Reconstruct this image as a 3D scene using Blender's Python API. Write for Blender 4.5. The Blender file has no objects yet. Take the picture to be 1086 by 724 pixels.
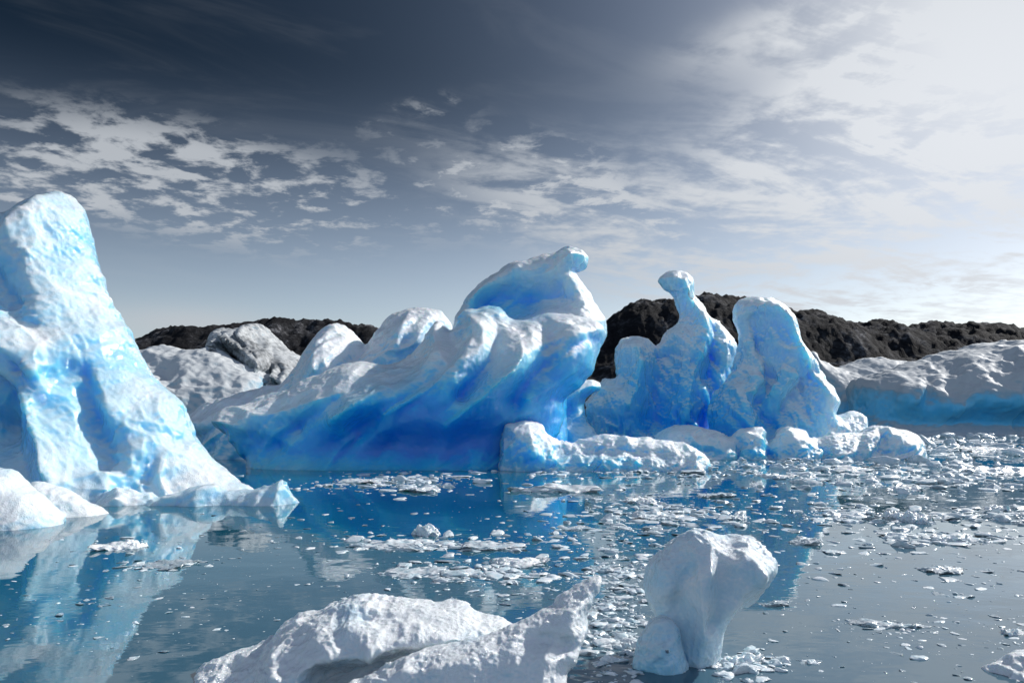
import bpy, math, numpy as np, time, os
from mathutils import Vector
t0=time.time()
scene=bpy.context.scene
F=845.0; CX=543.0; HY=440.0; H=2.0
rng=np.random.default_rng(7)

# ------------------------------------------------------------ noise
def _h(ix,iy,iz,s):
    n=((ix*73856093)^(iy*19349663)^(iz*83492791)^(s*2654435761))&0xffffffff
    n=((n^(n>>13))*1274126177)&0xffffffff
    n=((n^(n>>16))*2246822519)&0xffffffff
    return n^(n>>13)
def perlin(p,seed=0):
    i=np.floor(p).astype(np.int64); f=p-i
    u=f*f*f*(f*(f*6-15)+10); r=np.zeros(len(p))
    for a in (0,1):
        for b in (0,1):
            for c in (0,1):
                h=_h(i[:,0]+a,i[:,1]+b,i[:,2]+c,seed)
                g0=((h&1023)/511.5-1); g1=(((h>>10)&1023)/511.5-1); g2=(((h>>20)&1023)/511.5-1)
                w=(u[:,0] if a else 1-u[:,0])*(u[:,1] if b else 1-u[:,1])*(u[:,2] if c else 1-u[:,2])
                r+=w*(g0*(f[:,0]-a)+g1*(f[:,1]-b)+g2*(f[:,2]-c))
    return r*1.3
def fbm(p,seed=0,oct=3):
    r=0;a=1
    for o in range(oct):
        r=r+a*perlin(p*(2.03**o)+o*17.3,seed+o); a*=0.5
    return r
def worley(p,seed=0):
    i=np.floor(p).astype(np.int64); f=p-i; best=np.full(len(p),9.0)
    for a in (-1,0,1):
        for b in (-1,0,1):
            for c in (-1,0,1):
                h=_h(i[:,0]+a,i[:,1]+b,i[:,2]+c,seed)
                d=(a+(h&1023)/1023-f[:,0])**2+(b+((h>>10)&1023)/1023-f[:,1])**2+(c+((h>>20)&1023)/1023-f[:,2])**2
                best=np.minimum(best,d)
    return np.sqrt(best)

# ------------------------------------------------------------ mesh helpers
def new_mesh(name,V,Q,mat=None,attrs=None,parent=None):
    me=bpy.data.meshes.new(name)
    V=np.asarray(V,dtype=np.float32); Q=np.asarray(Q,dtype=np.int32)
    k=Q.shape[1]
    me.vertices.add(len(V)); me.vertices.foreach_set('co',V.ravel())
    me.loops.add(Q.size); me.loops.foreach_set('vertex_index',Q.ravel())
    me.polygons.add(len(Q)); me.polygons.foreach_set('loop_start',np.arange(0,Q.size,k,dtype=np.int32))
    me.polygons.foreach_set('use_smooth',np.ones(len(Q),dtype=bool))
    me.update(calc_edges=True); me.validate()
    for n,a in (attrs or {}).items():
        at=me.attributes.new(n,'FLOAT','POINT'); at.data.foreach_set('value',np.asarray(a,dtype=np.float32))
    if mat: me.materials.append(mat)
    ob=bpy.data.objects.new(name,me); scene.collection.objects.link(ob)
    if parent: ob.parent=parent
    return ob
def vnormals(V,Q):
    a,b,c,d=(V[Q[:,i]] for i in range(4))
    n=np.cross(c-a,d-b); N=np.zeros_like(V)
    for i in range(4):
        for k in range(3): N[:,k]+=np.bincount(Q[:,i],n[:,k],len(V))
    return N/(np.linalg.norm(N,axis=1,keepdims=True)+1e-9)
def smooth(V,Q,it):
    E=np.vstack([Q[:,[0,1]],Q[:,[1,2]],Q[:,[2,3]],Q[:,[3,0]]]); E=np.vstack([E,E[:,::-1]])
    cnt=np.bincount(E[:,0],minlength=len(V))[:,None]+1e-9
    for _ in range(it):
        S=np.stack([np.bincount(E[:,0],V[E[:,1],k],len(V)) for k in range(3)],1)
        V=V*0.4+0.6*S/cnt
    return V
def surface_nets(G,o,h):
    ins=G<0
    s=np.array(G.shape)-1
    cnt=np.zeros(s,np.int8)
    offs=[(a,b,c) for a in (0,1) for b in (0,1) for c in (0,1)]
    for a,b,c in offs: cnt+=ins[a:a+s[0],b:b+s[1],c:c+s[2]]
    act=(cnt>0)&(cnt<8)
    I=np.argwhere(act); idx=np.full(s,-1,np.int64); idx[act]=np.arange(len(I))
    vals={q:G[I[:,0]+q[0],I[:,1]+q[1],I[:,2]+q[2]] for q in offs}
    acc=np.zeros((len(I),3)); n=np.zeros(len(I))
    for q in offs:
        for ax in range(3):
            if q[ax]==0:
                r=list(q); r[ax]=1; r=tuple(r)
                va,vb=vals[q],vals[r]; m=(va<0)!=(vb<0)
                t=np.where(m,va/(va-vb+1e-12),0)
                pt=np.array(q,float)[None,:].repeat(len(I),0); pt[:,ax]+=t
                acc+=pt*m[:,None]; n+=m
    V=(I+acc/n[:,None])*h+o
    quads=[]
    for ax in range(3):
        b,c=(ax+1)%3,(ax+2)%3
        A=np.take(ins,range(0,ins.shape[ax]-1),ax); B=np.take(ins,range(1,ins.shape[ax]),ax)
        E=np.argwhere(A!=B)
        ok=(E[:,b]>0)&(E[:,c]>0)&(E[:,b]<s[b])&(E[:,c]<s[c]); E=E[ok]
        sg=A[E[:,0],E[:,1],E[:,2]]
        def g(db,dc):
            e=E.copy(); e[:,b]+=db; e[:,c]+=dc; return idx[e[:,0],e[:,1],e[:,2]]
        q=np.stack([g(-1,-1),g(0,-1),g(0,0),g(-1,0)],1)
        q=np.where(sg[:,None],q,q[:,::-1]); quads.append(q)
    return V,np.vstack(quads)

def catmull(p,n=5,closed=False):
    p=np.asarray(p,float); out=[]
    N=len(p)
    for i in range(N-1):
        p0=p[max(i-1,0)];p1=p[i];p2=p[i+1];p3=p[min(i+2,N-1)]
        for k in range(n):
            t=k/n
            out.append(0.5*((2*p1)+(-p0+p2)*t+(2*p0-5*p1+4*p2-p3)*t*t+(-p0+3*p1-3*p2+p3)*t**3))
    out.append(p[-1]); return np.array(out)
def seg_dist(X,Z,pts):
    d=np.full(X.shape,1e9)
    for (x0,z0),(x1,z1) in zip(pts[:-1],pts[1:]):
        ex,ez=x1-x0,z1-z0; L=ex*ex+ez*ez+1e-12
        t=np.clip(((X-x0)*ex+(Z-z0)*ez)/L,0,1)
        d=np.minimum(d,(X-x0-t*ex)**2+(Z-z0-t*ez)**2)
    return np.sqrt(d)
def poly_sd(X,Z,pts):
    d=seg_dist(X,Z,np.vstack([pts,pts[:1]])); ins=np.zeros(X.shape,bool)
    n=len(pts)
    for i in range(n):
        x0,z0=pts[i]; x1,z1=pts[(i+1)%n]
        if z0==z1: continue
        c=((z0>Z)!=(z1>Z))&(X<(x1-x0)*(Z-z0)/(z1-z0)+x0); ins^=c
    return np.where(ins,-d,d)
def dwater(py): return H*F/(py-HY)

def layer(sky,d=None,base=None,T=2.0,R=None,tilt=0.2,strokes=(),closed=False,rn=0.25,rs=1.2,dirn=(1,1),holes=(),en=0.05,wedge=0.55):
    return dict(sky=sky,d=d if d else dwater(base)+T*0.75,T=T,R=R or T,tilt=tilt,strokes=strokes,closed=closed,rn=rn,rs=rs,dirn=dirn,holes=holes,en=en,wedge=wedge)
def mapper(L):
    d,ti=L['d'],L['tilt']
    def m(p):
        p=np.asarray(p,float)
        k=(HY-p[:,1])/F
        z=(H+k*d)/(1-ti*k)
        dd=d+ti*np.maximum(z,0)
        return np.stack([(p[:,0]-CX)/F*dd,z],1)
    return m
def smin(a,b,k):
    h=np.clip(0.5+0.5*(b-a)/k,0,1); return b*(1-h)+a*h-k*h*(1-h)

def berg(name,layers,h,mat,blue=(),disp=(0.2,0.03,0.012),sc=(1.6,0.5,0.16),k=0.3,seed=1,parent=None,bbase=0.15,sm=1,scal=0.0,scs=1.0,sc2=0.15,sc3=0.1,zb=-0.5,bn=0.5):
    ms=[mapper(L) for L in layers]; polys=[]
    for L,m in zip(layers,ms):
        q=m(catmull(L['sky']))
        if not L['closed']: q=np.vstack([[q[0,0],-8.0],q,[q[-1,0],-8.0]])
        polys.append(q)
    xmin=min(q[:,0].min() for q in polys)-6*h; xmax=max(q[:,0].max() for q in polys)+6*h
    zmax=max(q[:,1].max() for q in polys)+6*h
    ymin=min(L['d']-L['T']*1.5-0.3 for L in layers)-4*h; ymax=max(L['d']+L['T']+L['tilt']*zmax for L in layers)+4*h
    xs=np.arange(xmin,xmax,h); ys=np.arange(ymin,ymax,h); zs=np.arange(zb-2*h,zmax,h)
    X,Z=np.meshgrid(xs,zs,indexing='ij'); G=None
    for li,(L,m,q) in enumerate(zip(layers,ms,polys)):
        P2=np.stack([X.ravel(),np.full(X.size,seed*3.1+li),Z.ravel()],1)
        sd=poly_sd(X,Z,q)
        sd=sd+L['en']*L['T']*fbm(P2*(1.6/L['T']+0.3),seed+50,4).reshape(X.shape)
        for hp in L['holes']:
            hq=m(catmull(hp+hp[:1],4))[:-1]; sd=np.maximum(sd,-poly_sd(X,Z,hq))
        D=np.clip(-sd/L['R'],0,1)
        circ=lambda q:np.sqrt(np.clip(1-(1-np.clip(q,0,1))**2,0,1))
        wd=L['wedge']
        t=L['T']*((1-wd)*circ(D)+wd*(0.3*circ(D*5)+0.7*D**0.95))
        px2m=L['d']/F
        rel=np.zeros(X.shape)
        for s in L['strokes']:
            pts=m(catmull(s[0],4)) if len(s[0])>1 else m(s[0]+s[0])
            w=s[1]*px2m
            q2=seg_dist(X,Z,pts)/w
            rel+=s[2]*(np.exp(-q2**2) if s[2]>0 else np.exp(-1.3*q2))   # hollows smooth, ridges sharp
        if L['rn']:
            a,b=L['dirn']; nn=math.hypot(a,b); a/=nn;b/=nn
            U=(X*a+Z*b)*0.45/L['rs']; W=(-X*b+Z*a)*1.2/L['rs']
            pp=np.stack([U.ravel(),np.full(X.size,seed*1.7+li*5),W.ravel()],1)
            w0=fbm(pp*0.7,seed+9,2)
            pp2=pp+np.stack([w0,w0*0,w0],1)*0.6
            rd=1-np.abs(fbm(pp2,seed+20,2))*2
            rel+=-L['rn']*L['T']*rd.reshape(X.shape)*0.6
        ed=np.clip(D*1.6,0,1)
        yc=L['d']+L['tilt']*np.maximum(Z,0)
        yf=yc-t+rel*ed; yb=yc+t
        g=np.maximum(np.maximum(yf[:,None,:]-ys[None,:,None],ys[None,:,None]-yb[:,None,:]),sd[:,None,:])
        G=g if G is None else smin(G,g,k)
    G[:,:,0]=np.maximum(G[:,:,0],h); G[:,0,:]=h; G[:,-1,:]=h; G[0]=h; G[-1]=h; G[:,:,-1]=h
    V,Q=surface_nets(G.astype(np.float64),np.array([xs[0],ys[0],zs[0]]),h)
    del G
    V=smooth(V,Q,2); N=vnormals(V,Q)
    warp=np.stack([perlin(V/sc[0]+i*9.1,seed+30+i) for i in range(3)],1)*0.5
    d=disp[0]*fbm(V/sc[0]+warp,seed,2)
    r=1-2*np.abs(perlin(V/sc[1]+warp*1.5,seed+3)); d+=disp[1]*r*np.clip(0.5+fbm(V/(sc[0]*1.5),seed+71,2)*1.5,0,1.3)
    d+=disp[2]*fbm(V/sc[2],seed+5,2)
    if scal:   # melt scallops: smooth scoops with sharp cusps
        PV=V/scs*np.array([1,1,0.65])+warp*0.8
        m_=np.clip(0.5+1.3*fbm(V/(scs*3),seed+77,2),0.0,1.3)
        m3=np.clip(0.35+1.6*fbm(V/(scs*1.5)+5,seed+79,2),0.0,1.3)
        d+=scal*m_*(np.minimum(worley(PV,seed+8),1)**2-0.3)+scal*sc2*m_*(np.minimum(worley(PV*2.6,seed+18),1)**2-0.3)+scal*sc3*m3*(np.minimum(worley(PV*5.5,seed+28),1)**2-0.3)
    V=V+N*d[:,None]
    # blue attribute: compressed clear blue ice vs aerated white ice
    b=np.full(len(V),bbase)+0.30*bn*fbm(V/(sc[0]*1.4)+warp,seed+61,3)
    m=ms[0]
    for (px,py,rx,ry,am) in blue:
        c=m([[px,py]])[0]; s=layers[0]['d']/F
        b+=am*np.exp(-((V[:,0]-c[0])/(rx*s))**2-((V[:,2]-c[1])/(ry*s))**2)
    ob=new_mesh(name,V,Q,mat,{'blue':b},parent)
    print(name,len(V),round(time.time()-t0,1))
    return ob

# ------------------------------------------------------------ node helper
class S:
    nt=None
    def __init__(s,k): s.k=k
    @staticmethod
    def math(op,*a):
        n=S.nt.nodes.new('ShaderNodeMath'); n.operation=op
        for i,v in enumerate(a):
            if isinstance(v,S): S.nt.links.new(v.k,n.inputs[i])
            else: n.inputs[i].default_value=v
        return S(n.outputs[0])
    def __add__(s,o): return S.math('ADD',s,o)
    def __radd__(s,o): return S.math('ADD',s,o)
    def __sub__(s,o): return S.math('SUBTRACT',s,o)
    def __rsub__(s,o): return S.math('SUBTRACT',o,s)
    def __mul__(s,o): return S.math('MULTIPLY',s,o)
    def __rmul__(s,o): return S.math('MULTIPLY',s,o)
    def __truediv__(s,o): return S.math('DIVIDE',s,o)
    def clamp(s):
        r=S.math('ADD',s,0.0); r.k.node.use_clamp=True; return r
def comb(x,y,z):
    n=S.nt.nodes.new('ShaderNodeCombineXYZ')
    for i,v in enumerate((x,y,z)):
        if isinstance(v,S): S.nt.links.new(v.k,n.inputs[i])
        else: n.inputs[i].default_value=v
    return S(n.outputs[0])
def noise(vec,scale,detail=5,rough=0.55,dist=0.0):
    n=S.nt.nodes.new('ShaderNodeTexNoise'); n.inputs['Scale'].default_value=scale
    n.inputs['Detail'].default_value=detail; n.inputs['Roughness'].default_value=rough; n.inputs['Distortion'].default_value=dist
    if vec is not None: S.nt.links.new(vec.k,n.inputs['Vector'])
    return S(n.outputs[0])
def ss(v,lo,hi,a=0.0,b=1.0):
    n=S.nt.nodes.new('ShaderNodeMapRange'); n.interpolation_type='SMOOTHSTEP'
    S.nt.links.new(v.k,n.inputs[0])
    for i,x in enumerate((lo,hi,a,b)): n.inputs[i+1].default_value=x
    return S(n.outputs[0])
def mixc(f,a,b):
    n=S.nt.nodes.new('ShaderNodeMix'); n.data_type='RGBA'
    for i,v in ((0,f),(6,a),(7,b)):
        if isinstance(v,S): S.nt.links.new(v.k,n.inputs[i])
        elif i==0: n.inputs[0].default_value=v
        else: n.inputs[i].default_value=(*v,1)
    return S(n.outputs[2])
def ramp(v,stops):
    n=S.nt.nodes.new('ShaderNodeValToRGB'); S.nt.links.new(v.k,n.inputs[0])
    cr=n.color_ramp
    while len(cr.elements)<len(stops): cr.elements.new(0.5)
    for e,(p,c) in zip(cr.elements,stops): e.position=p; e.color=(*c,1)
    return S(n.outputs[0])
def bump(hgt,strength,dist,nrm=None):
    n=S.nt.nodes.new('ShaderNodeBump'); n.inputs['Strength'].default_value=strength; n.inputs['Distance'].default_value=dist
    S.nt.links.new(hgt.k,n.inputs['Height'])
    if nrm: S.nt.links.new(nrm.k,n.inputs['Normal'])
    return S(n.outputs[0])
def newmat(name):
    m=bpy.data.materials.new(name); m.use_nodes=True; S.nt=m.node_tree
    return m,m.node_tree.nodes['Principled BSDF']
def lk(a,inp): S.nt.links.new(a.k,inp)
def geo(out): 
    n=S.nt.nodes.new('ShaderNodeNewGeometry'); return S(n.outputs[out])
def sep(v):
    n=S.nt.nodes.new('ShaderNodeSeparateXYZ'); S.nt.links.new(v.k,n.inputs[0]); return [S(o) for o in n.outputs]
def attr(nm):
    n=S.nt.nodes.new('ShaderNodeAttribute'); n.attribute_name=nm; return S(n.outputs['Fac'])

# ------------------------------------------------------------ materials
def ice_mat(name,scale=1.0,rough=0.3,bright=1.0,up=0.3,dirt=0.0,bs=0.45,coat=0.0,bd=0.05,sss=0.0,sscale=1.0,glint=0.0,crust=1.0,dlo=-0.15):
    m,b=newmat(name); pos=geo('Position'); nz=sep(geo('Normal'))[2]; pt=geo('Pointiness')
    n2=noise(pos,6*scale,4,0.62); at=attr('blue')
    bl=at+(0.5-pt)*1.0-ss(nz,0.1,0.75)*up+(n2-0.5)*0.10  # white crust on upward faces; blue shade tint painted into the rest
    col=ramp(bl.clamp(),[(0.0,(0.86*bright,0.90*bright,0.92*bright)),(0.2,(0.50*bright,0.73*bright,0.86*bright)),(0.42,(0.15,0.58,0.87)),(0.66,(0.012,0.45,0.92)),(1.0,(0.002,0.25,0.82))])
    if dirt:
        col=mixc(ss(at*-0.8+(n2-0.5)*0.6,dlo,dlo+0.25)*dirt,col,(0.10,0.11,0.12))
    lk(col,b.inputs['Base Color'])
    b.inputs['IOR'].default_value=1.31
    snowy=ss(bl,0.12,0.4,1.0,0.25)          # aerated crust is rough, blue ice polished
    lk(snowy*(rough*1.3),b.inputs['Roughness'])
    if coat:
        b.inputs['Coat Weight'].default_value=coat; b.inputs['Coat Roughness'].default_value=0.11; b.inputs['Coat IOR'].default_value=1.8
    if sss:
        lk(ss(bl,0.1,0.5,sss*0.2,sss),b.inputs['Subsurface Weight'])
        b.inputs['Subsurface Radius'].default_value=(0.15,0.6,1.0); b.inputs['Subsurface Scale'].default_value=sscale
    n3=noise(pos,38*scale,2,0.6)
    hgt=(n2*0.8+n3*0.3*crust)*snowy
    lk(bump(hgt,bs,bd/scale),b.inputs['Normal'])
    if glint:
        lk(bump(n2*1.0+n3*0.7,glint,0.09/scale),b.inputs['Coat Normal'])
    return m
ICE=ice_mat('ice',coat=0.7,sss=1.0,sscale=1.6,rough=0.34,glint=0.6,up=0.35,bs=0.65,bd=0.06,crust=1.5)
ICEW=ice_mat('wet_ice',1.2,0.25,bs=0.6,coat=1.0,bd=0.06,sss=0.9,sscale=0.9,glint=0.9,up=0.22,crust=1.3)
ICEF=ice_mat('far_ice',0.4,0.45,0.62,dirt=0.5,dlo=0.0)
ICED=ice_mat('dirty_ice',0.4,0.45,0.55,dirt=0.95)
ICEN=ice_mat('snow_ice',5.0,0.3,1.0,up=0.10,bs=0.7,coat=1.0,bd=0.08,glint=0.8,crust=1.6,sss=0.6,sscale=0.10)

# ------------------------------------------------------------ icebergs
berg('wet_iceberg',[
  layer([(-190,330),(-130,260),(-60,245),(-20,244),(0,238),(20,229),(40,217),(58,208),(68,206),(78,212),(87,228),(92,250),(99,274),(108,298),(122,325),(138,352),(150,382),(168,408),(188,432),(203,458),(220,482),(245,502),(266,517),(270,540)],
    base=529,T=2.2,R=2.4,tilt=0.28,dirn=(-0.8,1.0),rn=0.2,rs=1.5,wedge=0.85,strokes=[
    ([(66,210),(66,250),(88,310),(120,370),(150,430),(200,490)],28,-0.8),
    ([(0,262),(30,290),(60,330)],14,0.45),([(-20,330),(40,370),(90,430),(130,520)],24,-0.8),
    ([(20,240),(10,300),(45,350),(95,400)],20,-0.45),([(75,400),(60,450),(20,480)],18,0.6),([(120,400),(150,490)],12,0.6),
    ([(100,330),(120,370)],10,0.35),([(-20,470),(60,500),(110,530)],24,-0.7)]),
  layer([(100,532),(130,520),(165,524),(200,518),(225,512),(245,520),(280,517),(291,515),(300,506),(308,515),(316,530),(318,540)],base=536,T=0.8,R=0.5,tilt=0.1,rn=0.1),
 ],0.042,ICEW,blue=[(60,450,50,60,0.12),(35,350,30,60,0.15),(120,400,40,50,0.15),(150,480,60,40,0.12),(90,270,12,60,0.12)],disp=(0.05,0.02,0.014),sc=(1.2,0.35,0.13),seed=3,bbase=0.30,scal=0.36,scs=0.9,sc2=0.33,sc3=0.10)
berg('small_iceberg',[
  layer([(-120,560),(-90,500),(-30,490),(0,496),(18,505),(30,518),(48,530),(60,548),(68,570)],base=562,T=0.9,R=0.8,tilt=0.2,rn=0.15,rs=0.6),
  layer([(10,540),(35,514),(60,516),(90,530),(110,545),(112,560)],base=549,T=0.7,R=0.6,tilt=0.2,rn=0.1)],
  0.03,ICEW,disp=(0.05,0.02,0.012),sc=(0.8,0.3,0.1),seed=4,bbase=0.25,scal=0.15,scs=0.5,sc2=0.3)

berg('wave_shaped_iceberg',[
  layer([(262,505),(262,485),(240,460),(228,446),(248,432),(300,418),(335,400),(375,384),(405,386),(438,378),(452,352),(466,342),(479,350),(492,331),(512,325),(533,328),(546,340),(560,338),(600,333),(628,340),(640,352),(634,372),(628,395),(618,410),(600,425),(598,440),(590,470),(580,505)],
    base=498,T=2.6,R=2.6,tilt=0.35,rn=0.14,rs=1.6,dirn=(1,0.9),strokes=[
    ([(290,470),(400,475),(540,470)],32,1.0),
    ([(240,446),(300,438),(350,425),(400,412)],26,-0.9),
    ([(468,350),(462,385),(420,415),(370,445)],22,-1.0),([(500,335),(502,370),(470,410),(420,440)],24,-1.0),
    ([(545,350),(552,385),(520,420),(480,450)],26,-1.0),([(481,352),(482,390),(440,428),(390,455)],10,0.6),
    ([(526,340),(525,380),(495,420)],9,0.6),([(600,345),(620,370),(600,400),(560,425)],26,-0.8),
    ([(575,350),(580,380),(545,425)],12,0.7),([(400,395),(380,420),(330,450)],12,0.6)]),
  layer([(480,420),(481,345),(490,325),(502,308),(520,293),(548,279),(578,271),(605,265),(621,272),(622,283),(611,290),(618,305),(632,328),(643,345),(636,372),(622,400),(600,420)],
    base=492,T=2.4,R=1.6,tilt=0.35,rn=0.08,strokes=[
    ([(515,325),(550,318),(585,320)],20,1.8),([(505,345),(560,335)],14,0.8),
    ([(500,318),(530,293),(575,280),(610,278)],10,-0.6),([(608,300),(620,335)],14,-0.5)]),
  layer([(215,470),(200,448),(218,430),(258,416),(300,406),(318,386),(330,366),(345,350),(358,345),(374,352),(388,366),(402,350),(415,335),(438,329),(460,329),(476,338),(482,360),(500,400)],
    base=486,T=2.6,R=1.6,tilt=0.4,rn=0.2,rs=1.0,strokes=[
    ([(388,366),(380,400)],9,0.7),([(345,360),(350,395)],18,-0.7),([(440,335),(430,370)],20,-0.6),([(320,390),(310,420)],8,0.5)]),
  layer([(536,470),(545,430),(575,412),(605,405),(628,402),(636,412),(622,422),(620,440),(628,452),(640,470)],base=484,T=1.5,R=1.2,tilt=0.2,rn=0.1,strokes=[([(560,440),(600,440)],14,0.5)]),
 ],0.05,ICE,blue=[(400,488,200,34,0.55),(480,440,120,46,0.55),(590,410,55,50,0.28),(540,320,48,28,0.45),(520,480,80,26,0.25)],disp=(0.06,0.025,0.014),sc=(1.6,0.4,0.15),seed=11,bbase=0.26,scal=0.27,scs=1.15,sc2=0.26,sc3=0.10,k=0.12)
berg('ice_shelf',[
  layer([(528,505),(530,470),(534,450),(548,444),(572,449),(584,462),(605,468),(640,461),(680,465),(715,468),(738,476),(752,488),(754,505)],base=499,T=1.2,R=0.8,tilt=0.3,rn=0.15,rs=0.6,strokes=[([(560,450),(565,480)],12,-0.3),([(590,475),(700,480)],8,0.3)]),
  ],0.04,ICE,blue=[(560,480,40,15,0.3),(650,488,80,8,0.35)],disp=(0.06,0.02,0.016),sc=(0.9,0.35,0.12),seed=13,bbase=0.28,scal=0.22,scs=0.6,sc2=0.3,sc3=0.15)

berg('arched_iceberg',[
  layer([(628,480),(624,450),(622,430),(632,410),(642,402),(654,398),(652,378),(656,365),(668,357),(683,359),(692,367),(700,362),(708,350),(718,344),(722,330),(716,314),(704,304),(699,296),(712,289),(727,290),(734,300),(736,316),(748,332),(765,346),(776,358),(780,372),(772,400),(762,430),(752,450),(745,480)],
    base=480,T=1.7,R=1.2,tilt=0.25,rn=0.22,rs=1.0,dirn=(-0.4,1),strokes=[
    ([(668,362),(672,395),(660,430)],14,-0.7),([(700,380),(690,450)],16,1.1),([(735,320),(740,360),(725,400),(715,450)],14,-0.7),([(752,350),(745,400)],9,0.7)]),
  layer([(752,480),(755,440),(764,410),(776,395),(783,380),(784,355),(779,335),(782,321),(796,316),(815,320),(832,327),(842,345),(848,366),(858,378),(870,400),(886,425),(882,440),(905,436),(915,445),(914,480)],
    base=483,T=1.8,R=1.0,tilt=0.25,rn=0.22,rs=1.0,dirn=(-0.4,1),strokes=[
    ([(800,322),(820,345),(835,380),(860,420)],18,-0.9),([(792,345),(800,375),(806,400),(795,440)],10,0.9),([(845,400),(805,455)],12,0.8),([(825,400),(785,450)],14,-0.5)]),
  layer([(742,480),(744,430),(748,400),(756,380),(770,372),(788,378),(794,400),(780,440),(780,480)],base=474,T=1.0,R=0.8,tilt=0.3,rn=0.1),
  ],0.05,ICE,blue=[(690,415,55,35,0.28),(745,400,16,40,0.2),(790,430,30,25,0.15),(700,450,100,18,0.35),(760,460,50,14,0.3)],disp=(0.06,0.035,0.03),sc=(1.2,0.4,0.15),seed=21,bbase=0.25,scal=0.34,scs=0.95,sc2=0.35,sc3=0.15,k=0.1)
berg('low_iceberg',[
  layer([(690,470),(705,455),(730,450),(760,458),(775,465),(785,455),(808,453),(815,470),(830,453),(850,458),(862,466),(885,460),(910,458),(930,452),(955,454),(972,464),(978,480)],base=487,T=1.2,R=0.8,tilt=0.35,rn=0.2,rs=0.7,strokes=[([(812,455),(812,490)],6,0.8),([(865,465),(865,485)],6,0.5),([(780,460),(778,490)],5,0.5),([(930,460),(925,480)],6,0.5)])],
  0.045,ICE,blue=[(800,478,90,8,0.3)],disp=(0.06,0.03,0.02),sc=(0.9,0.4,0.15),seed=23,bbase=0.28,scal=0.28,scs=0.6,sc2=0.35)

berg('tabular_iceberg',[
  layer([(905,470),(912,440),(908,410),(922,398),(950,392),(985,380),(1012,372),(1040,364),(1075,360),(1120,356),(1180,362),(1250,380),(1290,470)],base=461,T=8,R=5,tilt=0.4,rn=0.14,rs=4,dirn=(0.3,1),en=0.04,wedge=0.3,strokes=[([(920,450),(1090,450)],16,3.0),([(960,395),(950,430)],8,1.2)]),
  layer([(845,470),(850,380),(868,384),(885,390),(900,386),(922,380),(945,382),(975,388),(990,404),(1000,470)],base=458,T=7,R=5,tilt=0.4,rn=0.15,rs=5,en=0.04)],
  0.18,ICEF,blue=[(980,435,140,24,0.35)],disp=(0.3,0.15,0.09),sc=(5,2,0.6),seed=31,bbase=0.18,zb=-1.2,k=0.6,scal=1.0,scs=3.6,sc2=0.35)
berg('weathered_iceberg',[
  layer([(120,470),(140,385),(155,371),(175,367),(205,371),(232,369),(250,382),(275,394),(290,410),(330,470)],base=468,T=5,R=4,tilt=0.4,rn=0.2,rs=3,dirn=(-1,1)),
  ],0.13,ICEF,blue=[],disp=(0.2,0.15,0.09),sc=(4,1.5,0.5),seed=33,bbase=0.26,zb=-1,k=0.6,scal=0.8,scs=3,sc2=0.35)
berg('jagged_iceberg',[
  layer([(215,470),(230,400),(238,362),(246,350),(258,354),(268,345),(280,352),(296,366),(320,380),(345,392),(380,380),(420,400),(430,470)],base=465,T=5,R=2,tilt=0.3,rn=1.0,rs=1.5,dirn=(-0.8,1)),
  ],0.14,ICED,blue=[],disp=(0.4,0.3,0.08),sc=(3,1.0,0.5),seed=35,bbase=0.08,zb=-1,k=0.6,scal=0.0,scs=1.5)

# foreground ice
berg('upright_ice_chunk',[
  layer([(704,760),(702,700),(700,665),(690,640),(684,618),(690,596),(706,580),(724,566),(746,559),(766,568),(790,570),(810,580),(821,597),(814,616),(797,632),(780,645),(770,662),(762,690),(756,760)],
    d=6.6,T=0.34,R=0.32,tilt=0.15,rn=0.12,rs=0.35,dirn=(1,1.4),wedge=0.2,strokes=[([(722,590),(714,640),(712,690)],16,0.12),([(757,562),(757,600),(745,650)],10,0.08),([(775,575),(795,605),(775,635)],20,-0.14),([(730,580),(735,660)],16,-0.1)]),
  layer([(668,760),(672,700),(682,668),(700,652),(716,660),(726,690),(730,760)],d=6.35,T=0.2,R=0.2,tilt=0.2,rn=0.12,rs=0.3),
  ],0.008,ICEN,blue=[(700,700,40,40,0.2)],disp=(0.02,0.008,0.004),sc=(0.3,0.09,0.03),seed=41,bbase=0.13,k=0.03,zb=-0.35,scal=0.07,scs=0.22,sc2=0.4,sc3=0.14)
berg('foreground_ice_floe',[
  layer([(160,860),(180,760),(205,718),(225,702),(262,690),(285,680),(300,662),(335,648),(365,636),(400,632),(440,636),(480,642),(512,652),(540,662),(565,672),(575,700),(580,790)],d=6.25,T=0.62,R=0.36,tilt=0.35,rn=0.22,rs=0.3,dirn=(1,0.2),wedge=0.4,strokes=[([(300,672),(360,650),(440,648),(500,665)],14,-0.15),([(360,705),(460,685),(560,672)],16,0.42)]),
  layer([(345,860),(362,740),(385,718),(410,704),(440,692),(475,682),(515,672),(550,660),(585,640),(610,622),(632,610),(638,616),(630,632),(620,650),(622,672),(612,700),(600,725),(590,860)],d=5.5,T=0.17,R=0.18,tilt=0.75,rn=0.12,rs=0.3,dirn=(1,0.4),strokes=[([(400,710),(500,690),(600,640)],9,-0.1),([(560,670),(600,680)],9,0.08)]),
  ],0.0095,ICEN,blue=[(480,715,80,20,0.15)],disp=(0.02,0.010,0.006),sc=(0.35,0.10,0.03),seed=43,bbase=0.07,k=0.02,zb=-0.25,scal=0.07,scs=0.26,sc2=0.4,sc3=0.14)
berg('ice_chunk',[layer([(1030,780),(1045,722),(1062,708),(1090,696),(1130,690),(1170,700),(1190,780)],d=6.2,T=0.4,R=0.3,tilt=0.3,rn=0.1,rs=0.3)],
  0.012,ICEN,disp=(0.03,0.015,0.005),sc=(0.3,0.1,0.035),seed=45,bbase=0.05,k=0.05,zb=-0.2,scal=0.05,scs=0.2)

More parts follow.
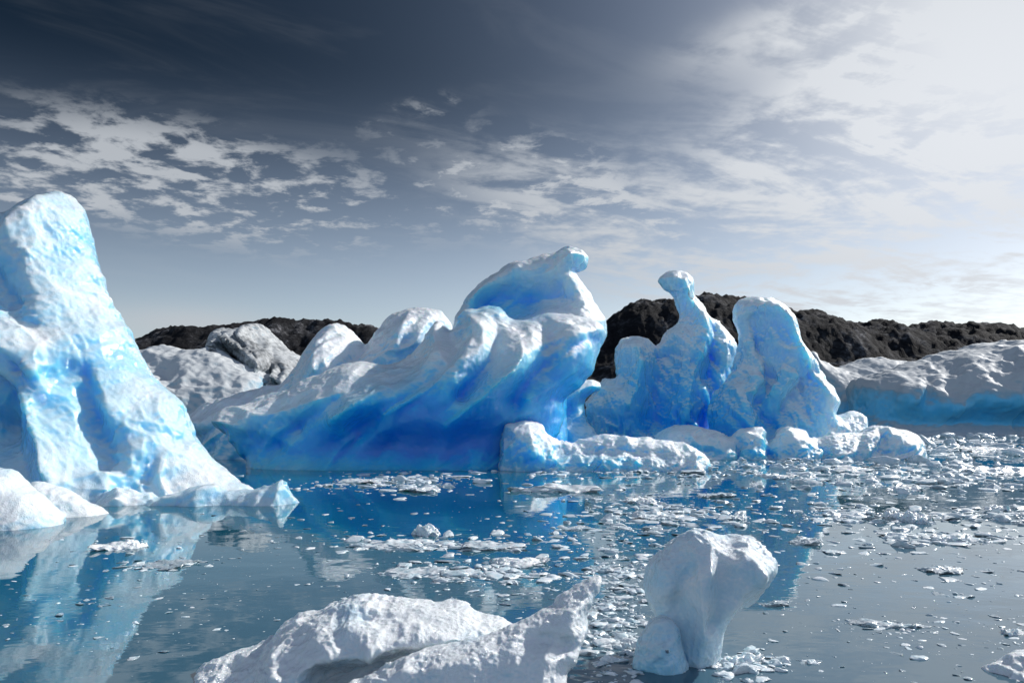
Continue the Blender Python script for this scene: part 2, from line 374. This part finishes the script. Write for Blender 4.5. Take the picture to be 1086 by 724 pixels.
# ------------------------------------------------------------ brash ice
import bmesh
def ico(sub):
    bm=bmesh.new(); bmesh.ops.create_icosphere(bm,subdivisions=sub,radius=1)
    V=np.array([v.co[:] for v in bm.verts]); T=np.array([[v.index for v in f.verts] for f in bm.faces]); bm.free(); return V,T
I1,I2,I3,I4=ico(2),ico(3),ico(4),ico(6)
def proto(base,seed,flat=False):
    V,T=base
    r=1+0.45*fbm(V*1.1+seed*7.3,seed,3)
    W=V*r[:,None]; g=np.random.default_rng(seed)
    for _ in range(9):
        n=g.normal(size=3); n[2]*=0.5; n/=np.linalg.norm(n); dd=W@n-g.uniform(0.3,0.75); W=W-np.clip(dd,0,None)[:,None]*n*0.95
    W=W*(1+0.10*(1-2*np.abs(perlin(V*3.1+seed,seed+2))))[:,None]
    if flat:
        W[:,2]=np.sign(W[:,2])*np.abs(W[:,2])**0.6*0.6
        W[:,2]+=0.25*fbm(W*2.2+seed,seed+4,4)*(W[:,2]>0)
        W[:,:2]*=(1+0.3*fbm(W*2.2+seed,seed+6,4))[:,None]
    return W,T
P1=[proto(I1,s) for s in range(24)]; P2=[proto(I2,s+30,s%2==0) for s in range(16)]; P3=[proto(I3,s+60,s%4>0) for s in range(12)]
BV=[];BT=[];BC=[];nv=0
def place(x,y,sx,sy,sz,sink,clear):
    global nv
    s=max(sx,sy); pix=s/y*F
    lst=P1 if pix<7 else P2 if pix<16 else P3
    W,T=lst[rng.integers(len(lst))]
    a=rng.uniform(0,2*math.pi); ca,sa=math.cos(a),math.sin(a)
    tx,ty=rng.normal(0,0.10,2)
    A=W*np.array([1,rng.uniform(0.4,1.0),1])
    X=A[:,0]*ca-A[:,1]*sa; Y=A[:,0]*sa+A[:,1]*ca
    Zz=A[:,2]*sz-sink*sz+(X*tx+Y*ty)*min(s,0.3)*0.7
    Vv=np.stack([X*sx+x,Y*sy+y,Zz],1)
    BV.append(Vv);BT.append(T+nv);BC.append(np.full(len(Vv),clear));nv+=len(Vv)
def wpos(px,py): d=dwater(py); return (px-CX)/F*d,d
def cluster(px,py,rx,ry,n,smin_,smax_,white=0.6,hr=0.3):
    for _ in range(n):
        for _t in range(20):
            a=rng.normal(0,0.5); b=rng.normal(0,0.5)
            qx,qy=px+a*rx,py+b*ry
            if qy>457: break
        x,y=wpos(qx,qy)
        s=smin_*(smax_/smin_)**(rng.random()**1.7)
        c=rng.uniform(0,0.2) if rng.random()<white+0.12 else rng.uniform(0.3,1)
        place(x,y,s,s,s*(rng.uniform(0.2,1.2)*hr*0.85 if c<0.3 else rng.uniform(0.06,0.18)),rng.uniform(-0.15,0.35),c)
for c in [(930,466,240,7,520,0.12,1.0,0.85,0.6),(1030,476,130,14,420,0.08,0.9,0.8,0.5),(850,492,160,10,380,0.05,0.6,0.75,0.45),
 (980,500,190,20,560,0.04,0.6,0.75,0.45),(430,508,80,12,220,0.05,0.5,0.8,0.35),(400,515,130,10,140,0.03,0.2,0.6,0.3),
 (670,500,130,10,320,0.03,0.4,0.75,0.4),(700,545,80,18,340,0.02,0.35,0.7,0.35),(640,575,120,30,340,0.02,0.22,0.6,0.3),
 (450,577,110,9,240,0.02,0.28,0.8,0.3),(490,607,90,12,380,0.012,0.22,0.75,0.35),(650,660,42,60,800,0.008,0.14,0.65,0.45),
 (660,610,70,24,380,0.012,0.15,0.65,0.35),(790,705,60,14,130,0.012,0.15,0.8,0.6),(965,548,110,7,240,0.02,0.32,0.8,0.4),
 (1020,570,110,9,280,0.02,0.28,0.75,0.35),(950,665,80,8,120,0.008,0.1,0.5,0.3),(910,600,300,60,450,0.008,0.14,0.5,0.28),
 (850,530,340,40,1200,0.012,0.24,0.6,0.35),(140,578,50,8,30,0.02,0.15,0.7,0.3),(175,600,60,8,90,0.012,0.15,0.4,0.25),
 (80,650,140,60,160,0.008,0.09,0.1,0.2),(300,560,240,50,300,0.01,0.12,0.3,0.2),(250,630,240,60,200,0.008,0.08,0.15,0.2),
 (950,680,260,60,240,0.006,0.08,0.35,0.2),(560,625,120,30,260,0.01,0.12,0.5,0.25),(1070,660,30,60,60,0.01,0.08,0.5,0.3),(960,520,220,60,400,0.02,0.3,0.5,0.2),(890,545,40,10,150,0.02,0.2,0.75,0.4),(1060,545,60,8,180,0.02,0.3,0.75,0.4)]:
    cluster(*c)
m,b=newmat('brash_ice'); cl=attr('clear'); pos=geo('Position'); n2=noise(pos,9,3,0.6)
col=mixc(cl,ramp(n2,[(0.35,(0.58,0.74,0.80)),(0.58,(0.88,0.91,0.93))]),(0.12,0.19,0.24))
lk(col,b.inputs['Base Color']); lk(0.28-cl*0.22,b.inputs['Roughness']); b.inputs['IOR'].default_value=1.31
b.inputs['Coat Weight'].default_value=0.6; b.inputs['Coat Roughness'].default_value=0.08
lk(bump(noise(pos,28,2,0.6),0.4,0.02),b.inputs['Normal'])
BR=m
new_mesh('brash_ice',np.vstack(BV),np.vstack(BT),BR,{'clear':np.concatenate(BC)})
def floe(px,py,wpx,dpt,hz,seed,clear=0.0):
    x,y=wpos(px,py); W,T=proto(I4,seed,True); s=wpx/2/F*y*1.15
    V=np.stack([W[:,0]*s+x,W[:,1]*dpt*1.2+y,W[:,2]*hz-hz*0.25],1)
    N=V.copy(); V[:,2]+=(0.35*hz*fbm(N/max(0.4*s,0.06),seed,4)+0.08*hz*(1-2*np.abs(perlin(N/max(0.15*s,0.04),seed+3))))
    ob=new_mesh('ice_floe',V,T,ICEN if not clear else BR,{'blue':np.full(len(V),0.08),'clear':np.full(len(V),clear)})
for a in [(575,519,110,0.9,0.28,101),(425,578,95,0.45,0.14,102,0.1),(545,597,75,0.4,0.15,103),(450,607,95,0.4,0.12,104,0.2),(450,566,42,0.2,0.25,105),
          (137,580,62,0.45,0.14,106),(172,601,75,0.35,0.09,107,0.6),(450,520,60,0.6,0.18,108),(385,510,60,0.7,0.18,109),(968,552,50,0.4,0.3,110),
          (1010,572,70,0.4,0.2,111),(700,548,70,0.5,0.18,112,0.1),(1060,500,90,1.0,0.45,113),(780,550,36,0.3,0.22,114),(930,663,70,0.15,0.06,115,0.4),
          (1055,540,50,0.4,0.22,116),(690,533,50,0.5,0.18,117),(775,702,50,0.12,0.11,118),(1075,670,40,0.15,0.09,119),(520,580,80,0.35,0.1,120,0.2),
          (652,640,52,0.16,0.07,121,0.3),(668,685,40,0.12,0.09,122,0.2),(640,605,50,0.2,0.08,123,0.2),(820,640,40,0.15,0.05,124,0.5),(890,500,70,0.8,0.25,125),
          (820,505,60,0.9,0.2,126),(960,520,50,0.7,0.18,127),(760,525,44,0.6,0.14,128,0.2),(860,575,40,0.3,0.1,129,0.3),(1000,605,50,0.25,0.08,130,0.4),(600,560,60,0.4,0.1,131,0.3),(930,482,80,1.8,0.35,132),(1050,478,70,1.8,0.4,133)]:
    floe(*a)
print('brash',nv,time.time()-t0,'cpus',os.cpu_count())

# ------------------------------------------------------------ hills
def ridge(name,sky,d,depth,mat,rough,seed,nx=1400,ny=70,jag=1.0,noff=0.0):
    sky=np.array(sky,float); xs=np.linspace((sky[0,0]-CX)/F*d,(sky[-1,0]-CX)/F*d,nx)
    hs=np.interp(xs,(sky[:,0]-CX)/F*d,H+(HY-sky[:,1])/F*d)-noff
    v=np.linspace(-1,1,ny); X,Y=np.meshgrid(xs,v,indexing='ij')
    prof=np.clip(1-np.abs(Y)**1.7,0,1)
    P=np.stack([X.ravel(),Y.ravel()*depth,np.zeros(X.size)],1)/ (depth*0.35)
    n=fbm(P,seed,4).reshape(X.shape); r=(1-2*np.abs(fbm(P*3.1,seed+7,3))).reshape(X.shape)
    wl=worley(P*5,seed+5).reshape(X.shape); wl2=worley(P*13,seed+6).reshape(X.shape)
    Z=hs[:,None]*prof+rough*(n*0.8+jag*(r*0.4-wl*0.4-wl2*0.2))*np.clip(prof*1.5,0,1)-3*(1-prof)
    V=np.stack([X.ravel(),(d+Y*depth).ravel(),Z.ravel()],1)
    i=np.arange(nx*ny).reshape(nx,ny)
    Q=np.stack([i[:-1,:-1].ravel(),i[1:,:-1].ravel(),i[1:,1:].ravel(),i[:-1,1:].ravel()],1)
    ob=new_mesh(name,V,Q,mat)
    return ob
m,b=newmat('rock'); pos=geo('Position'); n1=noise(pos,0.05,6,0.65,0.5); n2=noise(pos,0.3,5,0.7)
lk(ramp(n1*0.6+n2*0.4,[(0.42,(0.004,0.004,0.006)),(0.51,(0.010,0.0105,0.013)),(0.57,(0.04,0.041,0.046)),(0.64,(0.17,0.17,0.18))]),b.inputs['Base Color'])
b.inputs['Roughness'].default_value=0.9; b.inputs['Specular IOR Level'].default_value=0.15; lk(bump(n2,0.8,2.2),b.inputs['Normal'])
hl=ridge('hills',[(-700,400),(-300,385),(60,380),(140,362),(160,353),(190,348),(215,344),(240,344),(275,339),(300,336),(330,341),(370,344),(400,347),(500,352),(620,350),(645,338),(662,327),(680,320),(710,317),(750,312),(790,315),(820,323),(840,329),(870,329),(890,336),(905,343),(930,337),(960,345),(990,342),(1030,345),(1060,344),(1086,347),(1300,352),(1700,372)],480,90,m,5.0,51,noff=0.0)

# ------------------------------------------------------------ water
m,b=newmat('water'); pos=geo('Position'); px,py_,pz=sep(pos)
v1=comb(px,py_*1.4,0.0)
w=noise(v1,0.6,2,0.5,0.3)*0.5+noise(v1,2.6,2,0.5,0.2)*0.12+noise(v1,9.0,1,0.5)*0.02
cal=ss(noise(v1,0.10,2,0.5),0.4,0.6,0.3,1.0)
lk(bump(w*cal,0.28,0.075),b.inputs['Normal'])
n1=noise(pos,0.12,2,0.5)
silt_sheen=ss(px*0.8-py_+n1*8.0,-14.0,6.0)*0.8      # silty grey and silvery sky reflection painted into colour towards near right
wc=ramp(n1,[(0.35,(0.004,0.078,0.130)),(0.65,(0.008,0.118,0.175))])
lk(mixc(silt_sheen,wc,(0.08,0.125,0.165)),b.inputs['Base Color'])
b.inputs['Roughness'].default_value=0.015; b.inputs['IOR'].default_value=1.45
R=6000
new_mesh('water',[(-R,-R,0),(R,-R,0),(R,R,0),(-R,R,0)],[[0,1,2,3]],m)

# ------------------------------------------------------------ light + sky
az,el=math.radians(56),math.radians(35)
sd=Vector((math.sin(az)*math.cos(el),math.cos(az)*math.cos(el),math.sin(el)))
L=bpy.data.lights.new('sun','SUN'); L.energy=5.0; L.angle=math.radians(0.5); L.color=(1,0.97,0.93)
o=bpy.data.objects.new('sun',L); scene.collection.objects.link(o); o.rotation_euler=sd.to_track_quat('Z','Y').to_euler(); o.location=(30,30,40)
w=bpy.data.worlds.new('World'); scene.world=w; w.use_nodes=True; S.nt=w.node_tree; nt=S.nt
w.cycles.sampling_method='MANUAL'; w.cycles.sample_map_resolution=256
bg=nt.nodes['Background']
skt=nt.nodes.new('ShaderNodeTexSky'); skt.sky_type='NISHITA'; skt.sun_disc=False; skt.sun_elevation=el; skt.sun_rotation=az
tc=nt.nodes.new('ShaderNodeTexCoord'); D=S(tc.outputs['Generated']); x,y,z=sep(D)
azm=S.math('ARCTAN2',x,y)*57.2958; elv=S.math('ARCSINE',z)*57.2958
def gauss(a,e,ra,re,rot=0.0):
    da=azm-a; de=elv-e; c,s=math.cos(math.radians(rot)),math.sin(math.radians(rot))
    u=(da*c+de*s)/ra; v=(de*c-da*s)/re
    return S.math('EXPONENT',(u*u+v*v)*-1.0)
def ae(px,py):
    X,Y,Z=(px-CX)/F,1,(HY-py)/F; return math.degrees(math.atan2(X,Y)),math.degrees(math.atan2(Z,math.hypot(X,Y)))
def gp(px,py,rx,ry,rot=0): a,e=ae(px,py); return gauss(a,e,rx/15,ry/15,rot)
bw=nt.nodes.new('ShaderNodeHueSaturation'); bw.inputs['Saturation'].default_value=0.8; nt.links.new(skt.outputs[0],bw.inputs['Color'])
front=ss(y,-0.2,0.5)
dark=ss(elv,0.5,24.0)*(1.0-gp(1180,-60,480,360)*0.6)*front
gr=mixc(dark.clamp(),(1.6,1.6,1.65),(0.05,0.09,0.125))
mul=nt.nodes.new('ShaderNodeMix'); mul.data_type='RGBA'; mul.blend_type='MULTIPLY'; mul.inputs[0].default_value=1
nt.links.new(bw.outputs[0],mul.inputs[6]); nt.links.new(gr.k,mul.inputs[7])
base=S(mul.outputs[2])
iz=S.math('MAXIMUM',z,0.0)+0.09
cp=comb(x/iz,y/iz,0.0)
n_puff=noise(cp,7.5,5,0.62,0.2); n_big=noise(cp,1.1,1,0.5,0.0)
st=comb((x*0.9+y*0.45)/iz*0.4,(y*0.9-x*0.45)/iz,3.3); n_st=noise(st,3.2,5,0.62,0.8)
left=gp(210,195,200,55,-6)*1.0+gp(30,200,60,20)*0.6
mid=gp(560,195,130,55,-8)+gp(660,245,90,40,-15)*0.8+gp(450,115,80,18,15)*0.4
right=gp(930,230,260,120,12)*1.25+gp(1050,80,200,110,20)*0.9+gp(850,20,160,30,10)*0.5
puff=ss(n_puff+(n_big-0.5)*0.5,0.48,0.64)*ss(left+mid*0.8,0.15,0.75)
stre=ss(n_st+(n_puff-0.5)*0.6,0.38,0.66)*ss(right+mid*0.6,0.1,0.9)
wisp=ss(n_st,0.5,0.75)*0.04*front
lowc=gp(200,343,75,16)*0.75
cl=S.math('MAXIMUM',puff*0.85,stre*0.85)+right*0.12+wisp+gp(1120,-10,190,120)*1.1+lowc
ccol=mixc(gp(1080,110,330,240).clamp(),(6.5,6.9,7.4),(9.8,10.2,10.8))
fin=mixc(cl.clamp(),base,ccol)
nt.links.new(fin.k,bg.inputs['Color']); bg.inputs['Strength'].default_value=0.08

# ------------------------------------------------------------ camera
cam=bpy.data.cameras.new('camera'); co=bpy.data.objects.new('camera',cam); scene.collection.objects.link(co)
co.location=(0,0,H); co.rotation_euler=(math.pi/2,0,0); cam.sensor_width=36; cam.lens=36*F/1086; cam.shift_y=78/1086
cam.clip_end=20000; cam.clip_start=0.1; scene.camera=co
scene.view_settings.view_transform='Standard'; scene.view_settings.look='None'; scene.view_settings.exposure=0
print('done',time.time()-t0)
